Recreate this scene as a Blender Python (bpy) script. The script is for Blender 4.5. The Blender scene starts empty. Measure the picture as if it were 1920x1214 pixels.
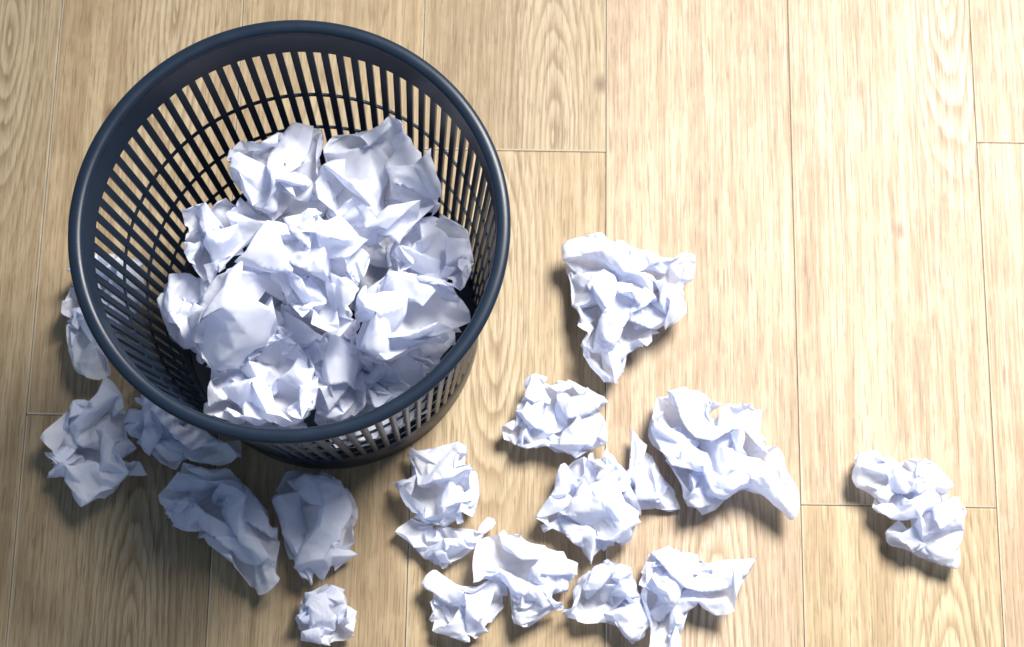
import bpy, bmesh, math, random
import numpy as np
from mathutils import Vector, Matrix
from mathutils.geometry import delaunay_2d_cdt

scene = bpy.context.scene
col = scene.collection

# ------------------------------------------------------------------ camera
CAM_Z, TILT, F_PX = 1.3325, 0.2431, 3110.7
cd = bpy.data.cameras.new('camera')
cd.sensor_width = 36.0
cd.lens = 36.0 * F_PX / 1920.0
cd.clip_start, cd.clip_end = 0.05, 50
cd.dof.use_dof = True
cd.dof.focus_distance = 1.14
cd.dof.aperture_fstop = 13.0
cam = bpy.data.objects.new('camera', cd)
col.objects.link(cam)
cam.location = (0, 0, CAM_Z)
cam.rotation_euler = (TILT, 0, 0)
scene.camera = cam

# ------------------------------------------------------------------ light
w = bpy.data.worlds.new('World')
scene.world = w
w.use_nodes = True
bg = w.node_tree.nodes['Background']
bg.inputs['Color'].default_value = (0.31, 0.41, 0.57, 1)
bg.inputs['Strength'].default_value = 0.54

ld = bpy.data.lights.new('key_lamp', 'AREA')
ld.shape = 'DISK'
ld.size = 0.80
ld.energy = 43
ld.spread = math.radians(102)
ld.color = (1.0, 0.965, 0.925)
key = bpy.data.objects.new('key_lamp', ld)
col.objects.link(key)
key.location = (0.78, 1.20, 1.74)
key.rotation_euler = (Vector((0.29, -0.16, 0.0)) - Vector(key.location)).to_track_quat('-Z', 'Y').to_euler()

vs = scene.view_settings
vs.view_transform = 'Standard'
vs.look = 'None'
vs.exposure = 0.0
vs.gamma = 1.0
vs.use_curve_mapping = False

# ------------------------------------------------------------------ helpers
def at(px, py, z=0.0):
    """world point at height z seen at pixel (px, py) of the 1920x1214 photograph"""
    a, b = (px - 960) / F_PX, (607 - py) / F_PX
    s, c = math.sin(TILT), math.cos(TILT)
    d = Vector((a, s + b * c, -c + b * s))
    k = (z - CAM_Z) / d.z
    return Vector((d.x * k, d.y * k, z))


def link(name, me, mat, parent=None):
    o = bpy.data.objects.new(name, me)
    col.objects.link(o)
    if mat is not None and not me.materials:
        me.materials.append(mat)
    o.parent = parent
    return o


def tag(o, label=None, cat=None, group=None, kind=None):
    if label: o['label'] = label
    if cat: o['category'] = cat
    if group: o['group'] = group
    if kind: o['kind'] = kind
    return o


class NT:
    def __init__(self, name):
        self.m = bpy.data.materials.new(name)
        self.m.use_nodes = True
        self.t = self.m.node_tree
        self.b = self.t.nodes['Principled BSDF']

    def n(self, kind, **kw):
        nd = self.t.nodes.new(kind)
        for k, v in kw.items():
            if k.startswith('i_'):
                key = k[2:]
                key = int(key) if key.isdigit() else key.replace('_', ' ')
                if isinstance(v, bpy.types.NodeSocket):
                    self.t.links.new(v, nd.inputs[key])
                else:
                    nd.inputs[key].default_value = v
            else:
                setattr(nd, k, v)
        return nd

    def math(self, op, a, b=0.0, c=0.0):
        nd = self.t.nodes.new('ShaderNodeMath')
        nd.operation = op
        for i, v in enumerate((a, b, c)):
            if isinstance(v, bpy.types.NodeSocket):
                self.t.links.new(v, nd.inputs[i])
            else:
                nd.inputs[i].default_value = v
        return nd.outputs[0]

    def mix(self, f, a, b, blend='MIX'):
        nd = self.t.nodes.new('ShaderNodeMix')
        nd.data_type = 'RGBA'
        nd.blend_type = blend
        for s, v in ((0, f), (6, a), (7, b)):
            if isinstance(v, bpy.types.NodeSocket):
                self.t.links.new(v, nd.inputs[s])
            else:
                nd.inputs[s].default_value = v if s == 0 else (*v, 1)
        return nd.outputs[2]

    def ramp(self, f, lo, hi, a=0.0, b=1.0):
        nd = self.t.nodes.new('ShaderNodeMapRange')
        nd.interpolation_type = 'SMOOTHSTEP'
        self.t.links.new(f, nd.inputs[0])
        for i, v in enumerate((lo, hi, a, b)):
            nd.inputs[i + 1].default_value = v
        return nd.outputs[0]

    def to(self, sock, name):
        self.t.links.new(sock, self.b.inputs[name])


# ------------------------------------------------------------------ materials
def wood_material():
    q = NT('oak_plank_wood')
    tc = q.n('ShaderNodeTexCoord').outputs['Object']
    oi = q.n('ShaderNodeObjectInfo')
    rnd = oi.outputs['Random']
    off = q.n('ShaderNodeCombineXYZ', i_X=q.math('MULTIPLY', rnd, 17.3), i_Y=q.math('MULTIPLY', rnd, 31.7), i_Z=q.math('MULTIPLY', rnd, 9.1)).outputs[0]
    sep = q.n('ShaderNodeSeparateXYZ', i_0=tc)
    x, y = sep.outputs[0], sep.outputs[1]

    def noise(sx, sy, detail, rough=0.55, dist=0.0):
        v = q.n('ShaderNodeCombineXYZ', i_X=q.math('MULTIPLY', x, sx), i_Y=q.math('MULTIPLY', y, sy)).outputs[0]
        v = q.n('ShaderNodeVectorMath', operation='ADD', i_0=v, i_1=off).outputs[0]
        nd = q.n('ShaderNodeTexNoise', i_Vector=v, i_Scale=1.0, i_Detail=detail, i_Roughness=rough, i_Distortion=dist)
        return nd.outputs['Fac']
    # nested cathedral arches round the plank's own origin, running out into straight grain
    wob = q.math('SUBTRACT', noise(13, 3.2, 3), 0.5)
    wob2 = q.math('SUBTRACT', noise(150, 26, 2), 0.5)
    yy = q.math('MULTIPLY', y, 0.17)
    r = q.math('SQRT', q.math('ADD', q.math('MULTIPLY', x, x), q.math('MULTIPLY', yy, yy)))
    r = q.math('ADD', r, q.math('MULTIPLY', wob, 0.011))
    r = q.math('ADD', r, q.math('MULTIPLY', wob2, 0.0026))
    r = q.math('ADD', r, q.math('MULTIPLY', q.math('SUBTRACT', noise(48, 5, 2), 0.5), 0.009))
    band = q.math('FRACT', q.math('MULTIPLY', r, 190.0))
    ring = q.math('MULTIPLY', q.ramp(band, 0.10, 0.75), q.ramp(band, 1.0, 0.86))
    dark = q.ramp(band, 0.42, 0.0)
    near = q.math('MULTIPLY', q.ramp(q.math('ABSOLUTE', x), 0.060, 0.014, 0.06, 1.0), q.ramp(q.math('ABSOLUTE', y), 0.24, 0.09, 0.05, 1.0))
    fibre = noise(760, 13, 4, 0.66)
    streak = noise(105, 2.4, 5, 0.62)
    patch = noise(16, 3.4, 3, 0.55)
    speck = noise(420, 42, 2, 0.5)
    mott = noise(60, 38, 3, 0.55)
    base = q.mix(q.ramp(streak, 0.36, 0.66), (0.345, 0.248, 0.150), (0.51, 0.405, 0.275))
    base = q.mix(q.math('MULTIPLY', q.ramp(patch, 0.40, 0.66), 0.62), base, (0.335, 0.24, 0.15))
    base = q.mix(q.math('MULTIPLY', q.ramp(mott, 0.46, 0.66), 0.22), base, (0.58, 0.47, 0.325))
    base = q.mix(q.math('MULTIPLY', q.math('MULTIPLY', ring, near), 0.55), base, (0.60, 0.51, 0.385))
    base = q.mix(q.math('MULTIPLY', q.math('MULTIPLY', dark, near), 0.52), base, (0.25, 0.175, 0.11))
    base = q.mix(q.ramp(fibre, 0.50, 0.72, 0.0, 0.55), base, (0.235, 0.165, 0.10))
    base = q.mix(q.ramp(fibre, 0.50, 0.32, 0.0, 0.30), base, (0.62, 0.535, 0.41))
    base = q.mix(q.ramp(speck, 0.58, 0.72, 0.0, 0.32), base, (0.21, 0.14, 0.08))
    pore = noise(900, 34, 2, 0.5)
    base = q.mix(q.ramp(pore, 0.57, 0.64, 0.0, 0.60), base, (0.19, 0.13, 0.08))
    # a few small knots
    kv = q.n('ShaderNodeCombineXYZ', i_X=q.math('MULTIPLY', x, 9.0), i_Y=q.math('MULTIPLY', y, 5.5)).outputs[0]
    kv = q.n('ShaderNodeVectorMath', operation='ADD', i_0=kv, i_1=off).outputs[0]
    vo = q.n('ShaderNodeTexVoronoi', voronoi_dimensions='2D', i_Vector=kv, i_Scale=1.0)
    kn = q.math('ADD', vo.outputs['Distance'], q.math('MULTIPLY', wob2, 0.07))
    pick = q.ramp(q.n('ShaderNodeSeparateColor', i_0=vo.outputs['Color']).outputs[0], 0.68, 0.72)
    base = q.mix(q.math('MULTIPLY', q.ramp(kn, 0.07, 0.010, 0.0, 0.8), pick), base, (0.17, 0.11, 0.065))
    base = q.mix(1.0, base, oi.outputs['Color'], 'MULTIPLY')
    q.to(base, 'Base Color')
    rg = q.ramp(fibre, 0.3, 0.7, 0.44, 0.60)
    q.to(rg, 'Roughness')
    q.b.inputs['Specular IOR Level'].default_value = 0.35
    hgt = q.math('ADD', q.math('MULTIPLY', fibre, 0.6), q.math('MULTIPLY', speck, 0.4))
    bp = q.n('ShaderNodeBump', i_Strength=0.35, i_Distance=0.0006, i_Height=hgt)
    q.to(bp.outputs[0], 'Normal')
    return q.m


def plastic_material(name, colr, rough):
    q = NT(name)
    tc = q.n('ShaderNodeTexCoord').outputs['Object']
    nz = q.n('ShaderNodeTexNoise', i_Vector=tc, i_Scale=60.0, i_Detail=4.0).outputs['Fac']
    fine = q.n('ShaderNodeTexNoise', i_Vector=tc, i_Scale=900.0, i_Detail=2.0).outputs['Fac']
    q.to(q.mix(q.ramp(nz, 0.3, 0.7), tuple(c * 0.95 for c in colr), tuple(c * 1.05 for c in colr)), 'Base Color')
    q.b.inputs['Specular IOR Level'].default_value = 0.28
    q.to(q.ramp(nz, 0.3, 0.75, rough - 0.02, rough + 0.03), 'Roughness')
    bp = q.n('ShaderNodeBump', i_Strength=0.05, i_Distance=0.0004, i_Height=fine)
    q.to(bp.outputs[0], 'Normal')
    return q.m


def paper_material():
    q = NT('white_office_paper')
    tc = q.n('ShaderNodeTexCoord').outputs['UV']
    oi = q.n('ShaderNodeObjectInfo').outputs['Random']
    off = q.n('ShaderNodeCombineXYZ', i_X=q.math('MULTIPLY', oi, 13.0), i_Y=q.math('MULTIPLY', oi, 7.0)).outputs[0]
    uv = q.n('ShaderNodeVectorMath', operation='ADD', i_0=tc, i_1=off).outputs[0]
    warp = q.n('ShaderNodeTexNoise', i_Vector=uv, i_Scale=30.0, i_Detail=2.0).outputs['Color']
    uvw = q.n('ShaderNodeVectorMath', operation='MULTIPLY_ADD', i_0=warp, i_1=(0.018, 0.018, 0.0), i_2=uv).outputs[0]
    v1 = q.n('ShaderNodeTexVoronoi', feature='DISTANCE_TO_EDGE', voronoi_dimensions='2D', i_Vector=uvw, i_Scale=62.0).outputs['Distance']
    v2 = q.n('ShaderNodeTexVoronoi', feature='F1', voronoi_dimensions='2D', i_Vector=uvw, i_Scale=40.0).outputs['Distance']
    n1 = q.n('ShaderNodeTexNoise', i_Vector=uv, i_Scale=48.0, i_Detail=3.0).outputs['Fac']
    mask = q.ramp(q.n('ShaderNodeTexNoise', i_Vector=uv, i_Scale=14.0, i_Detail=1.0).outputs['Fac'], 0.42, 0.62)
    h = q.math('ADD', q.math('MULTIPLY', q.math('MULTIPLY', q.ramp(v1, 0.0, 0.16), mask), 0.35), q.math('MULTIPLY', v2, 0.7))
    h = q.math('ADD', h, q.math('MULTIPLY', n1, 0.9))
    bp = q.n('ShaderNodeBump', i_Strength=0.40, i_Distance=0.0010, i_Height=h)
    q.to(bp.outputs[0], 'Normal')
    q.b.inputs['Base Color'].default_value = (0.875, 0.895, 0.965, 1)
    q.b.inputs['Roughness'].default_value = 0.62
    q.b.inputs['Specular IOR Level'].default_value = 0.25
    # light through the thin sheet
    tr = q.n('ShaderNodeBsdfTranslucent', i_Color=(0.80, 0.85, 1.0, 1), i_Normal=bp.outputs[0])
    mx = q.n('ShaderNodeMixShader', i_0=0.45)
    q.t.links.new(q.b.outputs[0], mx.inputs[1])
    q.t.links.new(tr.outputs[0], mx.inputs[2])
    out = q.t.nodes['Material Output']
    q.t.links.new(mx.outputs[0], out.inputs['Surface'])
    return q.m


M_WOOD = wood_material()
M_GAP = plastic_material('dark_joint_filler', (0.12, 0.115, 0.095), 0.8)
M_EDGE = plastic_material('pale_plank_edge', (0.52, 0.45, 0.34), 0.6)
M_BIN = plastic_material('navy_black_plastic', (0.0085, 0.0165, 0.031), 0.34)
M_PAPER = paper_material()

# ------------------------------------------------------------------ floor
bm = bmesh.new()
vsq = [bm.verts.new(p) for p in ((-1.3, -1.1, -0.0022), (1.3, -1.1, -0.0022), (1.3, 1.5, -0.0022), (-1.3, 1.5, -0.0022))]
bm.faces.new(vsq)
me = bpy.data.meshes.new('floor')
bm.to_mesh(me); bm.free()
floor = tag(link('floor', me, M_GAP), kind='structure')

ROT = math.radians(-0.9)           # the boards run a touch off the camera's axis
rotm = Matrix.Rotation(ROT, 4, 'Z')
rinv = rotm.inverted()


def board_x(px, py):
    return (rinv @ at(px, py)).x


def board_y(px, py):
    return (rinv @ at(px, py)).y


xs = [board_x(px, 0) for px in (115, 460, 800, 1137, 1475, 1815)]
pitch = (xs[-1] - xs[0]) / 5
x0 = sum(x - i * pitch for i, x in enumerate(xs)) / 6
GAP = 0.0007
tone = {                         # each piece's own tone, far to near; left ones darkened further to deepen shadow
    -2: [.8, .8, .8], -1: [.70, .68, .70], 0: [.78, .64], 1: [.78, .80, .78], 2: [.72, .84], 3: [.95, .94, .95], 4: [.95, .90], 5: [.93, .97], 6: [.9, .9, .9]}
ends = {                         # column: y of each end joint, from the photograph, then on at board lengths
    -2: [0.62, -0.55], -1: [-0.62, 0.70], 0: [board_y(80, 778)], 1: [0.75, -0.50], 2: [board_y(1040, 284)],
    3: [0.82, -0.45], 4: [board_y(1690, 950)], 5: [board_y(1875, 268)], 6: [-0.6, 0.7]}
heart = {                        # pixel of the photograph where the grain heart of each board piece lies, from far to near
    -2: [(-300, -600), (-250, 500), (-250, 1900)], -1: [(60, -900), (18, 70), (0, 2200)],
    0: [(330, 20), (240, 1225)], 1: [(640, -900), (600, 520), (560, 2200)],
    2: [(1036, 255), (932, 560)], 3: [(1300, -900), (1345, 1240), (1300, 2400)],
    4: [(1772, -15), (1790, 1420)], 5: [(1960, -200), (2010, 520)], 6: [(2200, -600), (2200, 500), (2200, 1900)]}
for c in range(-2, 7):
    js = sorted(ends[c], reverse=True)
    ys = [1.45] + js + [-1.05]
    for k in range(len(ys) - 1):
        ya, yb = ys[k + 1] + GAP / 2, ys[k] - GAP / 2
        xa, xb = x0 + c * pitch + GAP / 2, x0 + (c + 1) * pitch - GAP / 2
        hp = rinv @ at(*heart[c][k])
        ox, oy = hp.x, hp.y
        bm = bmesh.new()
        bev, top, bot = 0.0011, 0.0, -0.0020
        loops = []
        for ins, z in ((0, bot), (0, top - 0.0005), (bev, top)):
            loops.append([bm.verts.new((px - ox, py - oy, z)) for px, py in ((xa + ins, ya + ins), (xb - ins, ya + ins), (xb - ins, yb - ins), (xa + ins, yb - ins))])
        for a, b in ((0, 1), (1, 2)):
            for i in range(4):
                fc = bm.faces.new((loops[a][i], loops[a][(i + 1) % 4], loops[b][(i + 1) % 4], loops[b][i]))
                fc.material_index = 1 if i in (0, 3) and a == 1 else 0
        bm.faces.new(loops[2])
        me = bpy.data.meshes.new('plank')
        bm.to_mesh(me); bm.free()
        me.materials.append(M_WOOD); me.materials.append(M_EDGE)
        o = link('plank', me, None, floor)
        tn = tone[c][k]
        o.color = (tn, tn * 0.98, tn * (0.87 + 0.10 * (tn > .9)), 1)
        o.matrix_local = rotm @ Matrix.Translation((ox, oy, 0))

# ------------------------------------------------------------------ waste basket
BX, BY, H = -0.1485, 0.3302, 0.2785
RB, HS, RS, RT = 0.1211, 0.046, 0.1190, 0.1405
H0, RINGS = 0.2432, (0.1761, 0.1219, 0.0767)
NSL = 80


def wall_r(h):
    return RS + (RT - RS) * (h - HS) / (H - HS)


def lathe(name, prof, mat, parent, seg=160, closed=False, smooth=True):
    vsx, fs = [], []
    n = len(prof)
    for i in range(seg):
        a = 2 * math.pi * i / seg
        for r, z in prof:
            vsx.append((r * math.cos(a), r * math.sin(a), z))
    for i in range(seg):
        j = (i + 1) % seg
        for k in range(n if closed else n - 1):
            l = (k + 1) % n
            fs.append((i * n + k, j * n + k, j * n + l, i * n + l))
    me = bpy.data.meshes.new(name)
    me.from_pydata(vsx, [], fs)
    if smooth:
        me.polygons.foreach_set('use_smooth', [True] * len(me.polygons))
        me.set_sharp_from_angle(angle=math.radians(38))
    me.update()
    return link(name, me, mat, parent)


basket = bpy.data.objects.new('waste_basket', None)
col.objects.link(basket)
basket.location = (BX, BY, 0)
tag(basket, 'round navy black plastic waste basket with slotted sides, full of crumpled paper', 'waste basket')
# rolled rim
rc, rr = 0.1428, 0.0049
prof = [(rc + rr * math.cos(a), H - rr + rr * math.sin(a) * (0.62 if math.sin(a) > 0 else 1.25)) for a in [2 * math.pi * k / 20 for k in range(20)]]
lathe('rim', prof, M_BIN, basket, closed=True)
# solid collar under the rim
t = 0.0021
lathe('collar', [(wall_r(H0), H0), (wall_r(H0) + t, H0), (rc - 0.0014, H - 0.006), (rc - 0.0038, H - 0.006)], M_BIN, basket, closed=True)
# upright slats between collar and base, one mesh shared by all
hw = 0.0026
sv, sf = [], []
for h in (H0 + 0.001, HS - 0.001):
    r = wall_r(h)
    k = 0.92 + 0.08 * (h - HS) / (H0 - HS)
    for dx, dr in ((-1, 0.0), (-1, 0.0016), (-0.62, 0.0030), (0, 0.0035), (0.62, 0.0030), (1, 0.0016), (1, 0.0), (0, -0.0003)):
        sv.append((r + dr, dx * hw * k, h))
for i in range(8):
    sf.append((i, (i + 1) % 8, 8 + (i + 1) % 8, 8 + i))
slat_me = bpy.data.meshes.new('slat')
slat_me.from_pydata(sv, [], sf)
slat_me.polygons.foreach_set('use_smooth', [True] * len(slat_me.polygons))
slat_me.set_sharp_from_angle(angle=math.radians(40))
for i in range(NSL):
    o = link('slat', slat_me, M_BIN, basket)
    o.rotation_euler = (0, 0, 2 * math.pi * (i + 0.5) / NSL)
for h in RINGS:
    r = wall_r(h)
    lathe('hoop', [(r + 0.0001, h - 0.0014), (r + 0.0019, h - 0.0014), (r + 0.0019, h + 0.0014), (r + 0.0002, h + 0.0014)], M_BIN, basket, closed=True)
lathe('base_band', [(RS - 0.0003, 0.004), (RB, 0.0), (RB + 0.0004, 0.001), (RS + 0.0028, HS - 0.001), (RS + 0.0022, HS), (RS - 0.0003, HS)], M_BIN, basket, closed=True)
bm = bmesh.new()
bmesh.ops.create_circle(bm, cap_ends=True, segments=96, radius=RS - 0.001, matrix=Matrix.Translation((0, 0, 0.005)))
me = bpy.data.meshes.new('bottom'); bm.to_mesh(me); bm.free()
link('bottom', me, M_BIN, basket)

# ------------------------------------------------------------------ crumpled paper
# Each ball: outline seen from above (pixels of a photograph crop: origin, scale), height of its lowest point, its thickness
CR = {'A': (1020, 410, 3.677), 'B': (920, 680, 3.195), 'C': (1190, 700, 3.915), 'D': (720, 800, 2.932), 'E': (1030, 1000, 4.683),
      'F': (1570, 820, 4.496), 'G': (60, 440, 2.248), 'H': (260, 780, 2.798), 'I': (270, 200, 3.371), 'J': (580, 200, 3.371),
      'K': (270, 480, 3.371), 'L': (560, 480, 2.89), 'S': (0, 0, 1.0)}
FLOOR_G, BIN_G = 'crumpled paper balls scattered on the floor', 'crumpled paper balls in the basket'
BALLS = [
    # crop, z0, height, facet size, group, label, outline
    ('A', 0, .074, .0175, FLOOR_G, 'crumpled white paper lying alone right of the basket, level with its middle',
     [(120,180),(200,150),(280,115),(430,100),(560,160),(640,250),(680,230),(770,235),(850,290),(880,245),(1045,240),(1035,410),(985,430),(980,660),(900,740),(700,890),(660,840),(580,860),(570,920),(560,1030),(510,1145),(410,1110),(270,940),(255,860),(290,790),(225,740),(255,720),(240,610),(195,590),(185,495),(300,450),(325,350),(180,410),(120,300)]),
    ('B', 0, .070, .0155, FLOOR_G, 'tightly crumpled paper with a pointed flap at left, nearest the basket on its right',
     [(200,90),(240,70),(350,70),(520,105),(640,180),(690,195),(715,230),(655,275),(690,340),(705,470),(610,510),(510,575),(470,520),(395,525),(330,480),(210,515),(80,460),(60,365),(130,405),(180,370),(135,330),(150,260),(200,190),(215,150)]),
    ('B', 0, .070, .0165, FLOOR_G, 'crumpled paper with a dark hollow in its front, in the middle of the scattered balls',
     [(510,580),(560,560),(620,515),(690,510),(750,560),(780,640),(830,660),(850,760),(900,870),(905,960),(830,1080),(690,1095),(680,1130),(620,1150),(600,1210),(560,1110),(500,1100),(490,1045),(420,1030),(430,930),(380,980),(320,1005),(265,930),(380,760),(400,640),(440,585)]),
    ('B', 0, .055, .0200, FLOOR_G, 'cone shaped scrap of paper standing between the middle ball and the large loose one',
     [(775,650),(830,640),(850,460),(835,380),(940,490),(1010,640),(1100,740),(1160,880),(1060,890),(940,850),(880,870),(790,770)]),
    ('C', 0, .076, .0200, FLOOR_G, 'large loosely crumpled paper with a long tail pointing down to the right',
     [(175,150),(370,95),(680,220),(740,215),(860,235),(880,225),(960,260),(900,345),(855,385),(920,405),(1050,510),(1115,520),(1110,600),(1080,670),(1200,775),(1225,1125),(1140,1070),(1030,960),(960,870),(820,790),(810,830),(690,900),(600,1000),(510,1025),(400,980),(360,890),(365,830),(310,740),(180,560),(95,465),(120,340)]),
    ('D', 0, .066, .0180, FLOOR_G, 'crumpled paper with an upright strip touching the base of the basket',
     [(110,120),(130,95),(200,150),(250,190),(320,170),(290,100),(340,110),(400,75),(450,90),(460,210),(480,205),(515,260),(525,400),(490,500),(400,545),(280,540),(150,495),(130,430),(45,300),(150,265),(180,240)]),
    ('D', 0, .034, .0190, FLOOR_G, 'flat pointed scrap of paper just below the ball that touches the basket',
     [(50,570),(150,505),(280,545),(400,560),(500,570),(560,500),(625,490),(620,540),(540,590),(490,690),(320,785),(230,750),(210,690),(110,620)]),
    ('D', 0, .050, .0165, FLOOR_G, 'crumpled paper with a hollow at its top, at the bottom edge beside the smallest ball',
     [(265,770),(330,820),(390,880),(440,875),(490,920),(540,850),(620,830),(680,880),(680,980),(590,1040),(580,1130),(470,1190),(380,1160),(260,1125),(245,1060),(320,1010),(240,950),(205,870),(225,810)]),
    ('D', 0, .066, .0175, FLOOR_G, 'crumpled paper squeezed between two others in the bottom row',
     [(505,610),(660,560),(690,600),(720,570),(800,640),(880,650),(920,690),(1000,675),(1020,750),(1065,755),(1060,820),(1015,900),(990,1005),(945,960),(930,1010),(790,1100),(710,1095),(715,1040),(780,970),(705,1000),(690,880),(600,810),(500,870),(475,870),(490,700)]),
    ('E', 0, .062, .0180, FLOOR_G, 'crumpled paper with a curled foot at left, in the bottom row beside the winged one',
     [(180,460),(310,350),(510,215),(600,255),(740,300),(755,390),(800,560),(860,650),(880,790),(840,910),(740,980),(670,920),(600,800),(520,690),(500,770),(310,795),(95,715),(150,660),(240,640),(245,540)]),
    ('E', 0, .074, .0200, FLOOR_G, 'crumpled paper with a winged point at right, cut by the bottom edge',
     [(790,460),(810,330),(890,170),(1050,110),(1310,170),(1385,260),(1600,225),(1840,210),(1670,470),(1640,560),(1610,710),(1480,725),(1350,640),(1260,640),(1220,690),(1180,800),(1185,930),(1165,1020),(1150,1180),(860,1100),(900,900),(880,700),(800,580)]),
    ('F', 0, .064, .0180, FLOOR_G, 'crumpled paper with folded flat corners lying alone at the far right',
     [(120,330),(140,180),(180,125),(220,135),(300,95),(440,130),(560,190),(760,180),(900,280),(1010,390),(1050,470),(990,590),(1130,600),(1060,740),(1065,1020),(1045,1115),(840,1050),(640,970),(560,890),(480,905),(435,880),(420,790),(430,690),(295,590),(330,510),(300,440),(150,430)]),
    ('G', 0, .066, .0165, FLOOR_G, 'crumpled paper with an upright pointed fold in the basket shadow at the far left',
     [(40,860),(180,700),(230,700),(270,720),(300,590),(340,620),(385,680),(395,750),(390,850),(440,900),(480,1020),(400,1030),(300,1110),(215,1160),(165,1100),(180,1050),(60,1020),(80,970),(40,910)]),
    ('G', 0, .070, .0190, FLOOR_G, 'tall crumpled paper behind the left side of the basket, partly seen through its slots',
     [(125,300),(150,160),(240,90),(350,80),(470,95),(475,250),(440,350),(330,400),(300,480),(340,590),(270,615),(180,590),(145,480),(140,430),(180,395),(140,380)]),
    ('G', 0, .056, .0190, FLOOR_G, 'shaded crumpled paper with a wide flap at right, under the lower left rim',
     [(380,800),(420,690),(460,655),(560,700),(640,760),(720,800),(750,870),(880,860),(900,960),(800,975),(620,950),(600,990),(500,940),(430,870)]),
    ('H', 0, .066, .0215, FLOOR_G, 'large crumpled paper in shadow below the basket, tapering down to the right',
     [(90,425),(190,330),(230,240),(330,270),(480,280),(560,360),(640,450),(720,570),(730,650),(715,850),(735,870),(690,930),(640,955),(590,910),(480,750),(250,610),(165,575)]),
    ('H', 0, .064, .0210, FLOOR_G, 'half shaded crumpled paper directly above the smallest ball',
     [(690,440),(770,290),(960,280),(1060,340),(1130,440),(1150,520),(1110,560),(1145,720),(1060,770),(920,910),(880,850),(800,800),(760,690),(745,560)]),
    ('H', 0, .046, .0110, FLOOR_G, 'smallest and tightest paper ball, at the bottom edge',
     [(820,1060),(870,930),(980,875),(1080,910),(1090,990),(1150,1030),(1130,1150),(1010,1210),(850,1180)]),
    # ---- in the basket, lower ones first
    ('S', .012, .085, .022, BIN_G, 'crumpled paper deep in the basket below the hollow of the pile',
     [(640,470),(720,430),(800,450),(820,520),(790,590),(720,610),(650,570)]),
    ('S', .080, .100, .020, BIN_G, 'crumpled paper low in the basket, glimpsed through the front right slots',
     [(600,690),(660,645),(750,650),(805,700),(800,765),(715,822),(630,838),(590,790)]),
    ('S', .070, .095, .020, BIN_G, 'crumpled paper low in the basket, glimpsed through the front left slots',
     [(420,700),(490,660),(570,690),(585,780),(565,838),(500,828),(445,790)]),
    ('S', .012, .085, .022, BIN_G, 'crumpled paper low in the basket under the left side of the pile',
     [(430,560),(500,520),(570,540),(590,610),(550,680),(480,690),(430,640)]),
    ('S', .075, .085, .022, BIN_G, 'crumpled paper under the back of the pile, seen in the gap at its left',
     [(425,400),(500,360),(600,350),(690,380),(700,440),(640,500),(540,510),(455,460)]),
    ('S', .118, .085, .0175, BIN_G, 'shaded paper low at the left wall of the basket, below the striped fold',
     [(290,560),(312,512),(380,515),(420,560),(450,640),(440,700),(385,690),(345,655),(310,620)]),
    ('S', .070, .075, .021, BIN_G, 'shaded paper low at the right front wall of the basket',
     [(700,650),(760,620),(850,600),(868,625),(830,680),(770,720),(720,700)]),
    ('S', .100, .090, .024, BIN_G, 'bluish paper in the middle of the pile, sunk between the others',
     [(520,560),(580,540),(650,570),(690,620),(660,680),(590,690),(530,640)]),
    ('S', .105, .075, .0165, BIN_G, 'small crinkled paper at the front right of the pile, against the basket wall',
     [(662,690),(690,665),(735,690),(770,725),(745,755),(700,765),(670,740)]),
    ('S', .110, .085, .0225, BIN_G, 'upright folded paper at the front of the pile, between two others',
     [(578,650),(620,608),(665,635),(690,690),(680,760),(640,785),(598,785),(580,735)]),
    ('I', .135, .095, .0205, BIN_G, 'wrinkled paper at the left of the pile, against the basket wall',
     [(235,660),(390,600),(600,570),(680,640),(820,700),(730,780),(560,960),(410,1110),(350,1060),(290,990),(225,870),(250,780)]),
    ('S', .145, .090, .0290, BIN_G, 'paper with long smooth striped folds at the left front of the pile',
     [(348,605),(378,545),(420,495),(480,480),(520,510),(532,580),(500,640),(440,690),(395,690),(365,650)]),
    ('I', .140, .100, .0235, BIN_G, 'paper with a square corner sticking up at the back left of the pile',
     [(540,225),(700,210),(780,230),(910,145),(945,180),(955,105),(1125,105),(1125,230),(1085,370),(1100,560),(1040,570),(890,600),(800,700),(690,640),(640,560),(540,440),(510,330)]),
    ('J', .140, .085, .0205, BIN_G, 'crinkled paper at the right of the pile, against the basket wall',
     [(480,900),(610,760),(680,720),(820,680),(1000,790),(1045,960),(1010,1070),(970,1160),(850,1120),(700,1100),(560,1060)]),
    ('J', .145, .105, .0260, BIN_G, 'largest paper at the back right of the pile, with a peak at its top',
     [(45,360),(140,180),(250,190),(410,190),(510,45),(545,50),(650,215),(770,270),(840,570),(800,620),(700,730),(550,860),(480,810),(370,860),(300,780),(130,690),(40,560),(25,450)]),
    ('S', .160, .095, .0230, BIN_G, 'bright paper on top at the centre of the pile, with angular folds',
     [(440,492),(500,412),(590,392),(640,405),(695,452),(680,520),(660,590),(630,625),(570,600),(535,560),(515,512)]),
    ('L', .142, .100, .0270, BIN_G, 'broad smooth paper at the right front of the pile, with a downward point',
     [(310,200),(480,70),(640,75),(800,140),(915,250),(930,330),(800,430),(640,450),(480,570),(330,530),(300,460)]),
    ('K', .125, .105, .0200, BIN_G, 'much folded paper at the front of the pile, against the near rim',
     [(335,960),(380,860),(420,690),(480,570),(640,510),(830,440),(960,490),(1000,560),(1090,740),(1090,870),(1000,1040),(870,1060),(600,1050),(450,1000)]),
]


def poly_area(p):
    x, y = p[:, 0], p[:, 1]
    return 0.5 * abs(np.dot(x, np.roll(y, -1)) - np.dot(y, np.roll(x, -1)))


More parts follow.
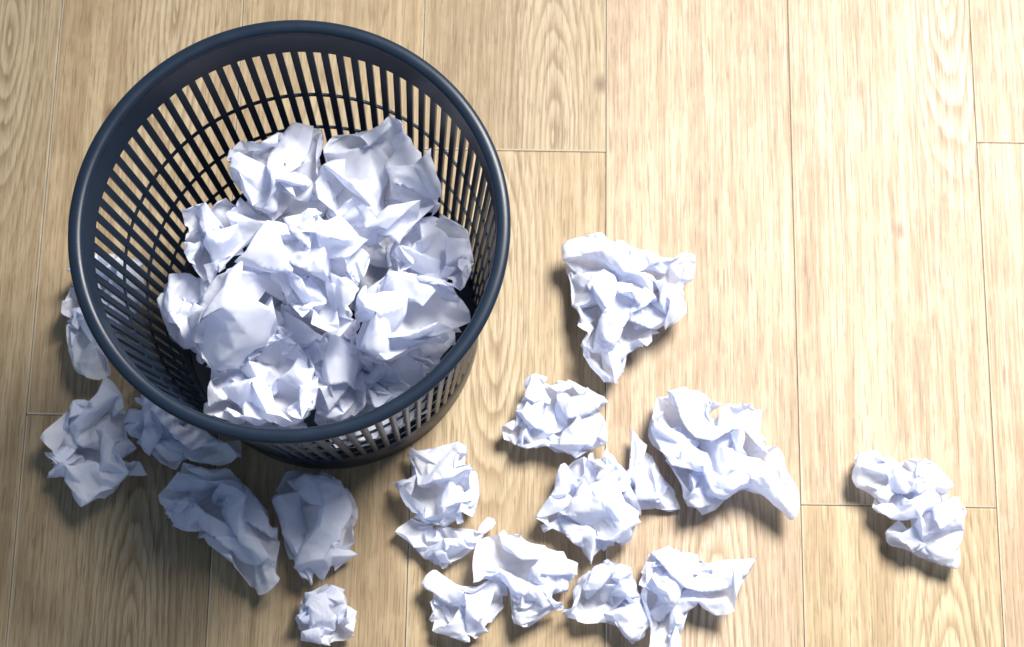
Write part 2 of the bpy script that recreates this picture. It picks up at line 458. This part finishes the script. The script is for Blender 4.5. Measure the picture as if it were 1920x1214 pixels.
def sheet(area, spacing, rng):
    """an irregular triangulated sheet of paper (flat)"""
    L = math.sqrt(area * 1.414); W = area / L
    nx, ny = max(4, round(W / spacing)), max(5, round(L / spacing / 0.87))
    pts = []
    for j in range(ny + 1):
        for i in range(nx + 1):
            x = (i + (0.5 if j % 2 and 0 < i < nx else 0.0)) / nx
            y = j / ny
            jx = rng.uniform(-.36, .36) / nx if 0 < i < nx else 0
            jy = rng.uniform(-.36, .36) / ny if 0 < j < ny else 0
            pts.append(((min(max(x + jx, 0), 1) - .5) * W, (min(max(y + jy, 0), 1) - .5) * L))
    v, _, f, _, _, _ = delaunay_2d_cdt([Vector(p) for p in pts], [], [], 0, 1e-6)
    v = np.array([(p.x, p.y) for p in v])
    f = np.array([t for t in f if len(t) == 3])
    a = v[f]
    ar = 0.5 * np.abs(np.cross(a[:, 1] - a[:, 0], a[:, 2] - a[:, 0]))
    return v, f[ar > 1e-7]


def topology(f):
    ed = {}
    for t in f:
        for k in range(3):
            a, b, c = int(t[k]), int(t[(k + 1) % 3]), int(t[(k + 2) % 3])
            ed.setdefault((min(a, b), max(a, b)), []).append(c)
    E = np.array(list(ed.keys()))
    O = np.array([c for c in ed.values() if len(c) == 2])
    return E, O


class Solver:
    """position based dynamics of all sheets at once, each squeezed into its own outline"""
    def __init__(self, items, ratio):
        self.items = items
        X, U, E, O, OR, ball, F = [], [], [], [], [], [], []
        n = 0
        for b, it in enumerate(items):
            v, f = it['v'], it['f']
            e, o = topology(f)
            X.append(it['x']); U.append(v)
            E.append(e + n); O.append(o + n); F.append(f + n)
            ball.append(np.full(len(v), b)); n += len(v)
        self.X = np.concatenate(X); self.U = np.concatenate(U)
        self.E = np.concatenate(E); self.O = np.concatenate(O)
        self.ball = np.concatenate(ball)
        self.L = np.linalg.norm(self.U[self.E[:, 0]] - self.U[self.E[:, 1]], axis=1)
        self.LO = np.linalg.norm(self.U[self.O[:, 0]] - self.U[self.O[:, 1]], axis=1)
        self.n = n
        m = max(len(it['poly']) for it in items)
        P = np.zeros((len(items), m, 2))
        for b, it in enumerate(items):
            k = len(it['poly'])
            P[b, :k] = it['poly']; P[b, k:] = it['poly'][0]
        self.P = P
        self.Q = np.roll(P, -1, axis=1)
        self.z0 = np.array([it['z0'] for it in items]); self.h = np.array([it['h'] for it in items])
        self.rin = np.array([it['rin'] for it in items])
        self.spc = np.array([it['spc'] for it in items])
        self.cen = np.array([it['cen'] for it in items])
        # pairs for self repulsion: padded per ball
        self.corev = np.array([(it['core'][0], it['core'][1], it['z0'] + 0.4 * it['h']) for it in items])[self.ball]
        self.guide = np.concatenate([it['guide'] for it in items]) if len(items[0]['guide']) == len(items[0]['v']) else None
        self.rho = np.concatenate([it['rho'] for it in items])
        self.start = np.cumsum([0] + [len(it['v']) for it in items])

    def pull(self, idx, tgt, stiff, w=None):
        i, j = idx[:, 0], idx[:, 1]
        d = self.X[j] - self.X[i]
        l = np.linalg.norm(d, axis=1) + 1e-9
        c = stiff * (l - tgt) / l
        if w is not None: c = c * w
        c = (0.5 * c)[:, None] * d
        for k in range(3):
            self.acc[:, k] += np.bincount(i, c[:, k], self.n) - np.bincount(j, c[:, k], self.n)
        act = np.ones(len(i)) if w is None else w
        self.cnt += np.bincount(i, act, self.n) + np.bincount(j, act, self.n)

    def sdf(self):
        p = self.X[:, None, :2]
        a = self.P[self.ball]; b = self.Q[self.ball]
        ab = b - a
        t = ((p - a) * ab).sum(-1) / ((ab ** 2).sum(-1) + 1e-12)
        t = np.clip(t, 0, 1)
        near = a + ab * t[..., None]
        dv = p - near
        d2 = (dv ** 2).sum(-1)
        k = d2.argmin(1)
        r = np.arange(self.n)
        d = np.sqrt(d2[r, k])
        y0, y1 = a[..., 1], b[..., 1]
        py = p[..., 1]
        cross = ((y0 > py) != (y1 > py))
        xi = a[..., 0] + (py - y0) * ab[..., 0] / np.where(np.abs(ab[..., 1]) < 1e-12, 1e-12, ab[..., 1])
        inside = ((cross & (p[..., 0] < xi)).sum(1) % 2) == 1
        return np.where(inside, -d, d), near[r, k], inside

    def confine(self, grow, soft):
        s, near, inside = self.sdf()
        s_ = s - grow + (1 - self.rho) * self.rin[self.ball] * 0.6
        out = s_ > 0
        dirv = near - self.X[:, :2]
        dl = np.linalg.norm(dirv, axis=1)[:, None] + 1e-9
        step = np.where(inside[:, None], -dirv / dl, dirv / dl)
        self.X[:, :2] += (out * s_ * soft * np.where(inside, 0.5, 1.0))[:, None] * step
        # dome: how thick the ball may be this far from its outline
        b = self.ball
        q = np.clip((-np.minimum(s_, 0)) / (self.rin[b] * 0.68 + grow), 0, 1)
        dome = np.sqrt(1 - (1 - q) ** 2)
        H = self.h[b] + grow * 1.3
        onfloor = self.z0[b] < 1e-6
        zc = self.z0[b] + np.where(onfloor, 0.34, 0.5) * H
        hi = zc + (H + self.z0[b] - zc) * (0.16 + 0.84 * dome) * self.rho
        lo = zc - (zc - self.z0[b]) * (0.22 + 0.78 * dome) * self.rho
        self.X[:, 2] += soft * (np.minimum(hi - self.X[:, 2], 0) + np.maximum(lo - self.X[:, 2], 0))
        self.X[:, 2] = np.maximum(self.X[:, 2], self.z0[b] + 0.0004)
        return s

    def repel(self, rad):
        for b in range(len(self.items)):
            s, e = self.start[b], self.start[b + 1]
            x = self.X[s:e]
            d2 = ((x[:, None] - x[None]) ** 2).sum(-1)
            r = rad * self.spc[b]
            i, j = np.nonzero(np.triu(d2 < r * r, 1))
            if len(i) == 0: continue
            u = self.U[s:e]
            flat = np.linalg.norm(u[i] - u[j], axis=1)
            tgt = np.minimum(r, flat * 0.8)
            d = x[j] - x[i]
            l = np.linalg.norm(d, axis=1) + 1e-9
            c = (0.25 * np.minimum(l - tgt, 0) / l)[:, None] * d
            for k in range(3):
                x[:, k] += np.bincount(i, c[:, k], e - s) - np.bincount(j, c[:, k], e - s)

    def anchor(self, step):
        """for points along every outline, the nearest sheet point, which is held out there"""
        ai, ap = [], []
        for b, q in enumerate(self.items):
            s, e = self.start[b], self.start[b + 1]
            used = set()
            P = q['poly']
            pts = list(P)
            for a, c in zip(P, np.roll(P, -1, 0)):
                m = int(np.linalg.norm(c - a) / step)
                pts += [a + (c - a) * (k + 1) / (m + 1) for k in range(m)]
            for p in pts:
                d = ((self.X[s:e, :2] - p) ** 2).sum(1)
                for i in np.argsort(d)[:3]:
                    if int(i) not in used:
                        used.add(int(i)); ai.append(s + int(i)); ap.append(p); break
        return np.array(ai), np.array(ap)

    flat = None

    def set_creases(self, lim):
        """hinges folded past the limit stay folds; all others stiffen into flat facets"""
        l = np.linalg.norm(self.X[self.O[:, 0]] - self.X[self.O[:, 1]], axis=1)
        self.flat = (l > lim * self.LO) * 1.0

    def relax(self, k=1.5, bend=0.25, minfold=0.36):
        self.acc = np.zeros_like(self.X); self.cnt = np.zeros(self.n)
        self.pull(self.E, self.L, 1.0)
        l = np.linalg.norm(self.X[self.O[:, 0]] - self.X[self.O[:, 1]], axis=1)
        tgt = self.LO * minfold
        self.pull(self.O, tgt, 0.8, (l < tgt) * 1.0)
        if self.flat is not None:
            self.pull(self.O, self.LO, 0.95, self.flat)
        elif bend > 0:
            self.pull(self.O, self.LO, bend, np.full(len(self.O), 0.35))
        self.X += k * self.acc / np.maximum(self.cnt, 1)[:, None]


def build_items():
    items = []
    for b, (cr, z0, h, spc, group, label, poly) in enumerate(BALLS):
        rng = np.random.default_rng(100 + b * 7)
        ox, oy, sc = CR[cr]
        zmid = z0 + h * (0.36 if z0 == 0 else 0.55)
        P = np.array([tuple(at(ox + x / sc, oy + y / sc, zmid))[:2] for x, y in poly])
        A = poly_area(P)
        cen = P.mean(0)
        # inradius: largest distance of a sample inside from the outline
        g = np.stack(np.meshgrid(np.linspace(P[:, 0].min(), P[:, 0].max(), 30), np.linspace(P[:, 1].min(), P[:, 1].max(), 30)), -1).reshape(-1, 2)
        a, bb = P[None], np.roll(P, -1, 0)[None]
        ab = bb - a
        t = np.clip(((g[:, None] - a) * ab).sum(-1) / ((ab ** 2).sum(-1) + 1e-12), 0, 1)
        d = np.sqrt(((g[:, None] - a - ab * t[..., None]) ** 2).sum(-1)).min(1)
        cr_ = (a[..., 1] > g[:, None, 1]) != (bb[..., 1] > g[:, None, 1])
        xi = a[..., 0] + (g[:, None, 1] - a[..., 1]) * ab[..., 0] / np.where(np.abs(ab[..., 1]) < 1e-12, 1e-12, ab[..., 1])
        ins = ((cr_ & (g[:, None, 0] < xi)).sum(1) % 2) == 1
        d = np.where(ins, d, 0)
        rin = d.max(); core = g[d.argmax()]
        spc *= 0.92
        v, f = sheet(A * rng.uniform(3.6, 5.6), spc, rng)
        # where each point of the sheet is heading: the sheet's border to the outline, all else evenly inside
        uv = v / np.abs(v).max(0)
        rad = np.abs(uv).max(1)
        th = np.arctan2(uv[:, 1], uv[:, 0]) + rng.uniform(0, 6.28)
        dirs = np.column_stack([np.cos(th), np.sin(th)])
        den = dirs[:, None, 0] * ab[..., 1] - dirs[:, None, 1] * ab[..., 0]
        den = np.where(np.abs(den) < 1e-9, 1e-9, den)
        ao = a - core
        tt = (ao[..., 0] * ab[..., 1] - ao[..., 1] * ab[..., 0]) / den
        ss = (ao[..., 0] * dirs[:, None, 1] - ao[..., 1] * dirs[:, None, 0]) / den
        hit = np.where((tt > 0) & (ss >= 0) & (ss <= 1), tt, 0).max(1)
        guide = core + dirs * (rad ** 0.85 * hit)[:, None]
        for k in range(5):
            ka = rng.uniform(0, 6.28); fr = rng.uniform(25, 75)
            kd = rng.uniform(0, 6.28)
            guide = guide + (0.0050 * np.clip((1.05 - rad) * 4, 0, 1))[:, None] * np.sin(fr * (v @ (math.cos(ka), math.sin(ka))) + rng.uniform(0, 6.28))[:, None] * np.array([math.cos(kd), math.sin(kd)])
        wav = sum(0.010 * np.sin(rng.uniform(30, 110) * (v @ (math.cos(q_), math.sin(q_))) + rng.uniform(0, 6)) for q_ in rng.uniform(0, 6.28, 4)) + rng.normal(0, 0.005, len(v))
        start = core + dirs * np.linalg.norm(v, axis=1)[:, None]
        x3 = np.column_stack([start, z0 + h * 0.5 + wav])
        items.append(dict(v=v, f=f, x=x3, guide=guide, rho=np.where(rng.uniform(0, 1, len(v)) < 0.30, rng.uniform(0.3, 0.8, len(v)), 1.0), poly=P, z0=z0, h=h, rin=rin, spc=spc, cen=cen, core=core, label=label, group=group, seed=b))
    return items


def crumple(items, steps=230):
    S = Solver(items, 1)
    rng = np.random.default_rng(5)
    anchors = None
    for it in range(steps):
        u = it / (steps * 0.62)
        grow = 0.11 * max(0.0, 1 - u) ** 1.3
        if it < steps * 0.5:
            S.X += rng.normal(0, 0.0008, S.X.shape)
        S.confine(grow, 0.5 if it < steps * 0.7 else 0.8)
        if it % 2 == 0:
            S.repel(0.62)
        if it == int(steps * 0.66):
            anchors = ai, ap = S.anchor(0.016)
        if it < steps * 0.75:
            S.X[:, :2] += 0.10 * (1 - it / steps / 0.75) * (S.guide - S.X[:, :2])
        if anchors is not None:
            S.X[ai, :2] += 0.45 * (ap - S.X[ai, :2])
        for _ in range(4):
            S.relax()
    S.confine(0.0, 1.0)
    return S


def refine(v, f, x, rng, amp):
    """split every triangle in four; new points get a small kick so flat facets break up a little"""
    e, _ = topology(f)
    key = {(int(a), int(b)): len(v) + i for i, (a, b) in enumerate(e)}
    v2 = np.concatenate([v, (v[e[:, 0]] + v[e[:, 1]]) / 2])
    ln = np.linalg.norm(v[e[:, 0]] - v[e[:, 1]], axis=1)[:, None]
    x2 = np.concatenate([x, (x[e[:, 0]] + x[e[:, 1]]) / 2 + rng.normal(0, 1, (len(e), 3)) * ln * amp])
    g = lambda a, b: key[(min(a, b), max(a, b))]
    nf = []
    for a, b, c in f.tolist():
        ab, bc, ca = g(a, b), g(b, c), g(c, a)
        nf += [(a, ab, ca), (ab, b, bc), (ca, bc, c), (ab, bc, ca)]
    return v2, np.array(nf), x2, e


items = build_items()
S = crumple(items)
for b, it in enumerate(items):
    it['x'] = S.X[S.start[b]:S.start[b + 1]].copy()
fine = []
for b, it in enumerate(items):
    rng = np.random.default_rng(900 + b)
    v2, f2, x2, e2 = refine(it['v'], it['f'], it['x'], rng, rng.uniform(0.05, 0.11))
    q = dict(it); q.update(rho=np.concatenate([it['rho'], 0.5 * (it['rho'][e2[:, 0]] + it['rho'][e2[:, 1]])]), v=v2, f=f2, x=x2, spc=it['spc'] / 2)
    fine.append(q)
S2 = Solver(fine, 1)
ai, ap = S2.anchor(0.010)
S2.rho[:] = 1.0
for k in range(70):
    if k in (4, 14, 26):
        S2.set_creases((0.93, 0.90, 0.88)[(4, 14, 26).index(k)])
    S2.X[ai, :2] += 0.65 * (ap - S2.X[ai, :2])
    for _ in range(3):
        S2.relax(minfold=0.33)
    if k % 4 == 0: S2.repel(0.5)
    S2.confine(0.0, 0.7)
for k in range(8):
    S2.relax(k=0.7, minfold=0.33)
    S2.X[ai, :2] += 0.9 * (ap - S2.X[ai, :2])
    S2.confine(0.0, 1.0)

# a last, finer set of wrinkles: strong in some parts of a sheet, faint in others
finest = []
for b, it in enumerate(fine):
    rng = np.random.default_rng(1700 + b)
    x2 = S2.X[S2.start[b]:S2.start[b + 1]]
    e, _ = topology(it['f'])
    mid = (it['v'][e[:, 0]] + it['v'][e[:, 1]]) / 2
    fld = sum(np.sin(rng.uniform(25, 60) * (mid @ (math.cos(q_), math.sin(q_))) + rng.uniform(0, 6)) for q_ in rng.uniform(0, 6.28, 3))
    amp = (0.020 + 0.070 * np.clip(0.5 + 0.5 * fld, 0, 1))[:, None]
    v3, f3, x3, e3 = refine(it['v'], it['f'], x2, rng, amp)
    q = dict(it); q.update(v=v3, f=f3, x=x3, rho=np.ones(len(v3)), spc=it['spc'] / 2)
    finest.append(q)
S3 = Solver(finest, 1)
for k in range(10):
    if k == 3: S3.set_creases(0.95)
    S3.relax(k=1.2, minfold=0.36)
for b, it in enumerate(finest):
    x = S3.X[S3.start[b]:S3.start[b + 1]]
    f, v = it['f'], it['v']
    org = np.array([it['core'][0], it['core'][1], it['z0']])
    if it['z0'] == 0:
        x[:, 2] -= x[:, 2].min() - 0.0003
    me = bpy.data.meshes.new('crumpled_paper')
    me.from_pydata((x - org).tolist(), [], f.tolist())
    uv = me.uv_layers.new(name='sheet')
    li = np.empty(len(me.loops), dtype=np.int64)
    me.loops.foreach_get('vertex_index', li)
    uv.data.foreach_set('uv', v[li].astype(np.float32).ravel())
    # sharp folds where the sheet turns hard, soft curves elsewhere
    bm = bmesh.new(); bm.from_mesh(me)
    cl = bm.edges.layers.float.new('crease_edge')
    for e in bm.edges:
        if len(e.link_faces) == 2:
            a = abs(e.calc_face_angle(0.0))
            e[cl] = min(1.0, max(0.0, (math.degrees(a) - 7) / 18))
        else:
            e[cl] = 0.9
    bm.to_mesh(me); bm.free()
    me.polygons.foreach_set('use_smooth', [True] * len(me.polygons))
    o = link('crumpled_paper', me, M_PAPER)
    o.location = org
    sub = o.modifiers.new('soft', 'SUBSURF')
    sub.levels = sub.render_levels = 1
    sub.boundary_smooth = 'PRESERVE_CORNERS'
    tag(o, it['label'], 'crumpled paper', it['group'])
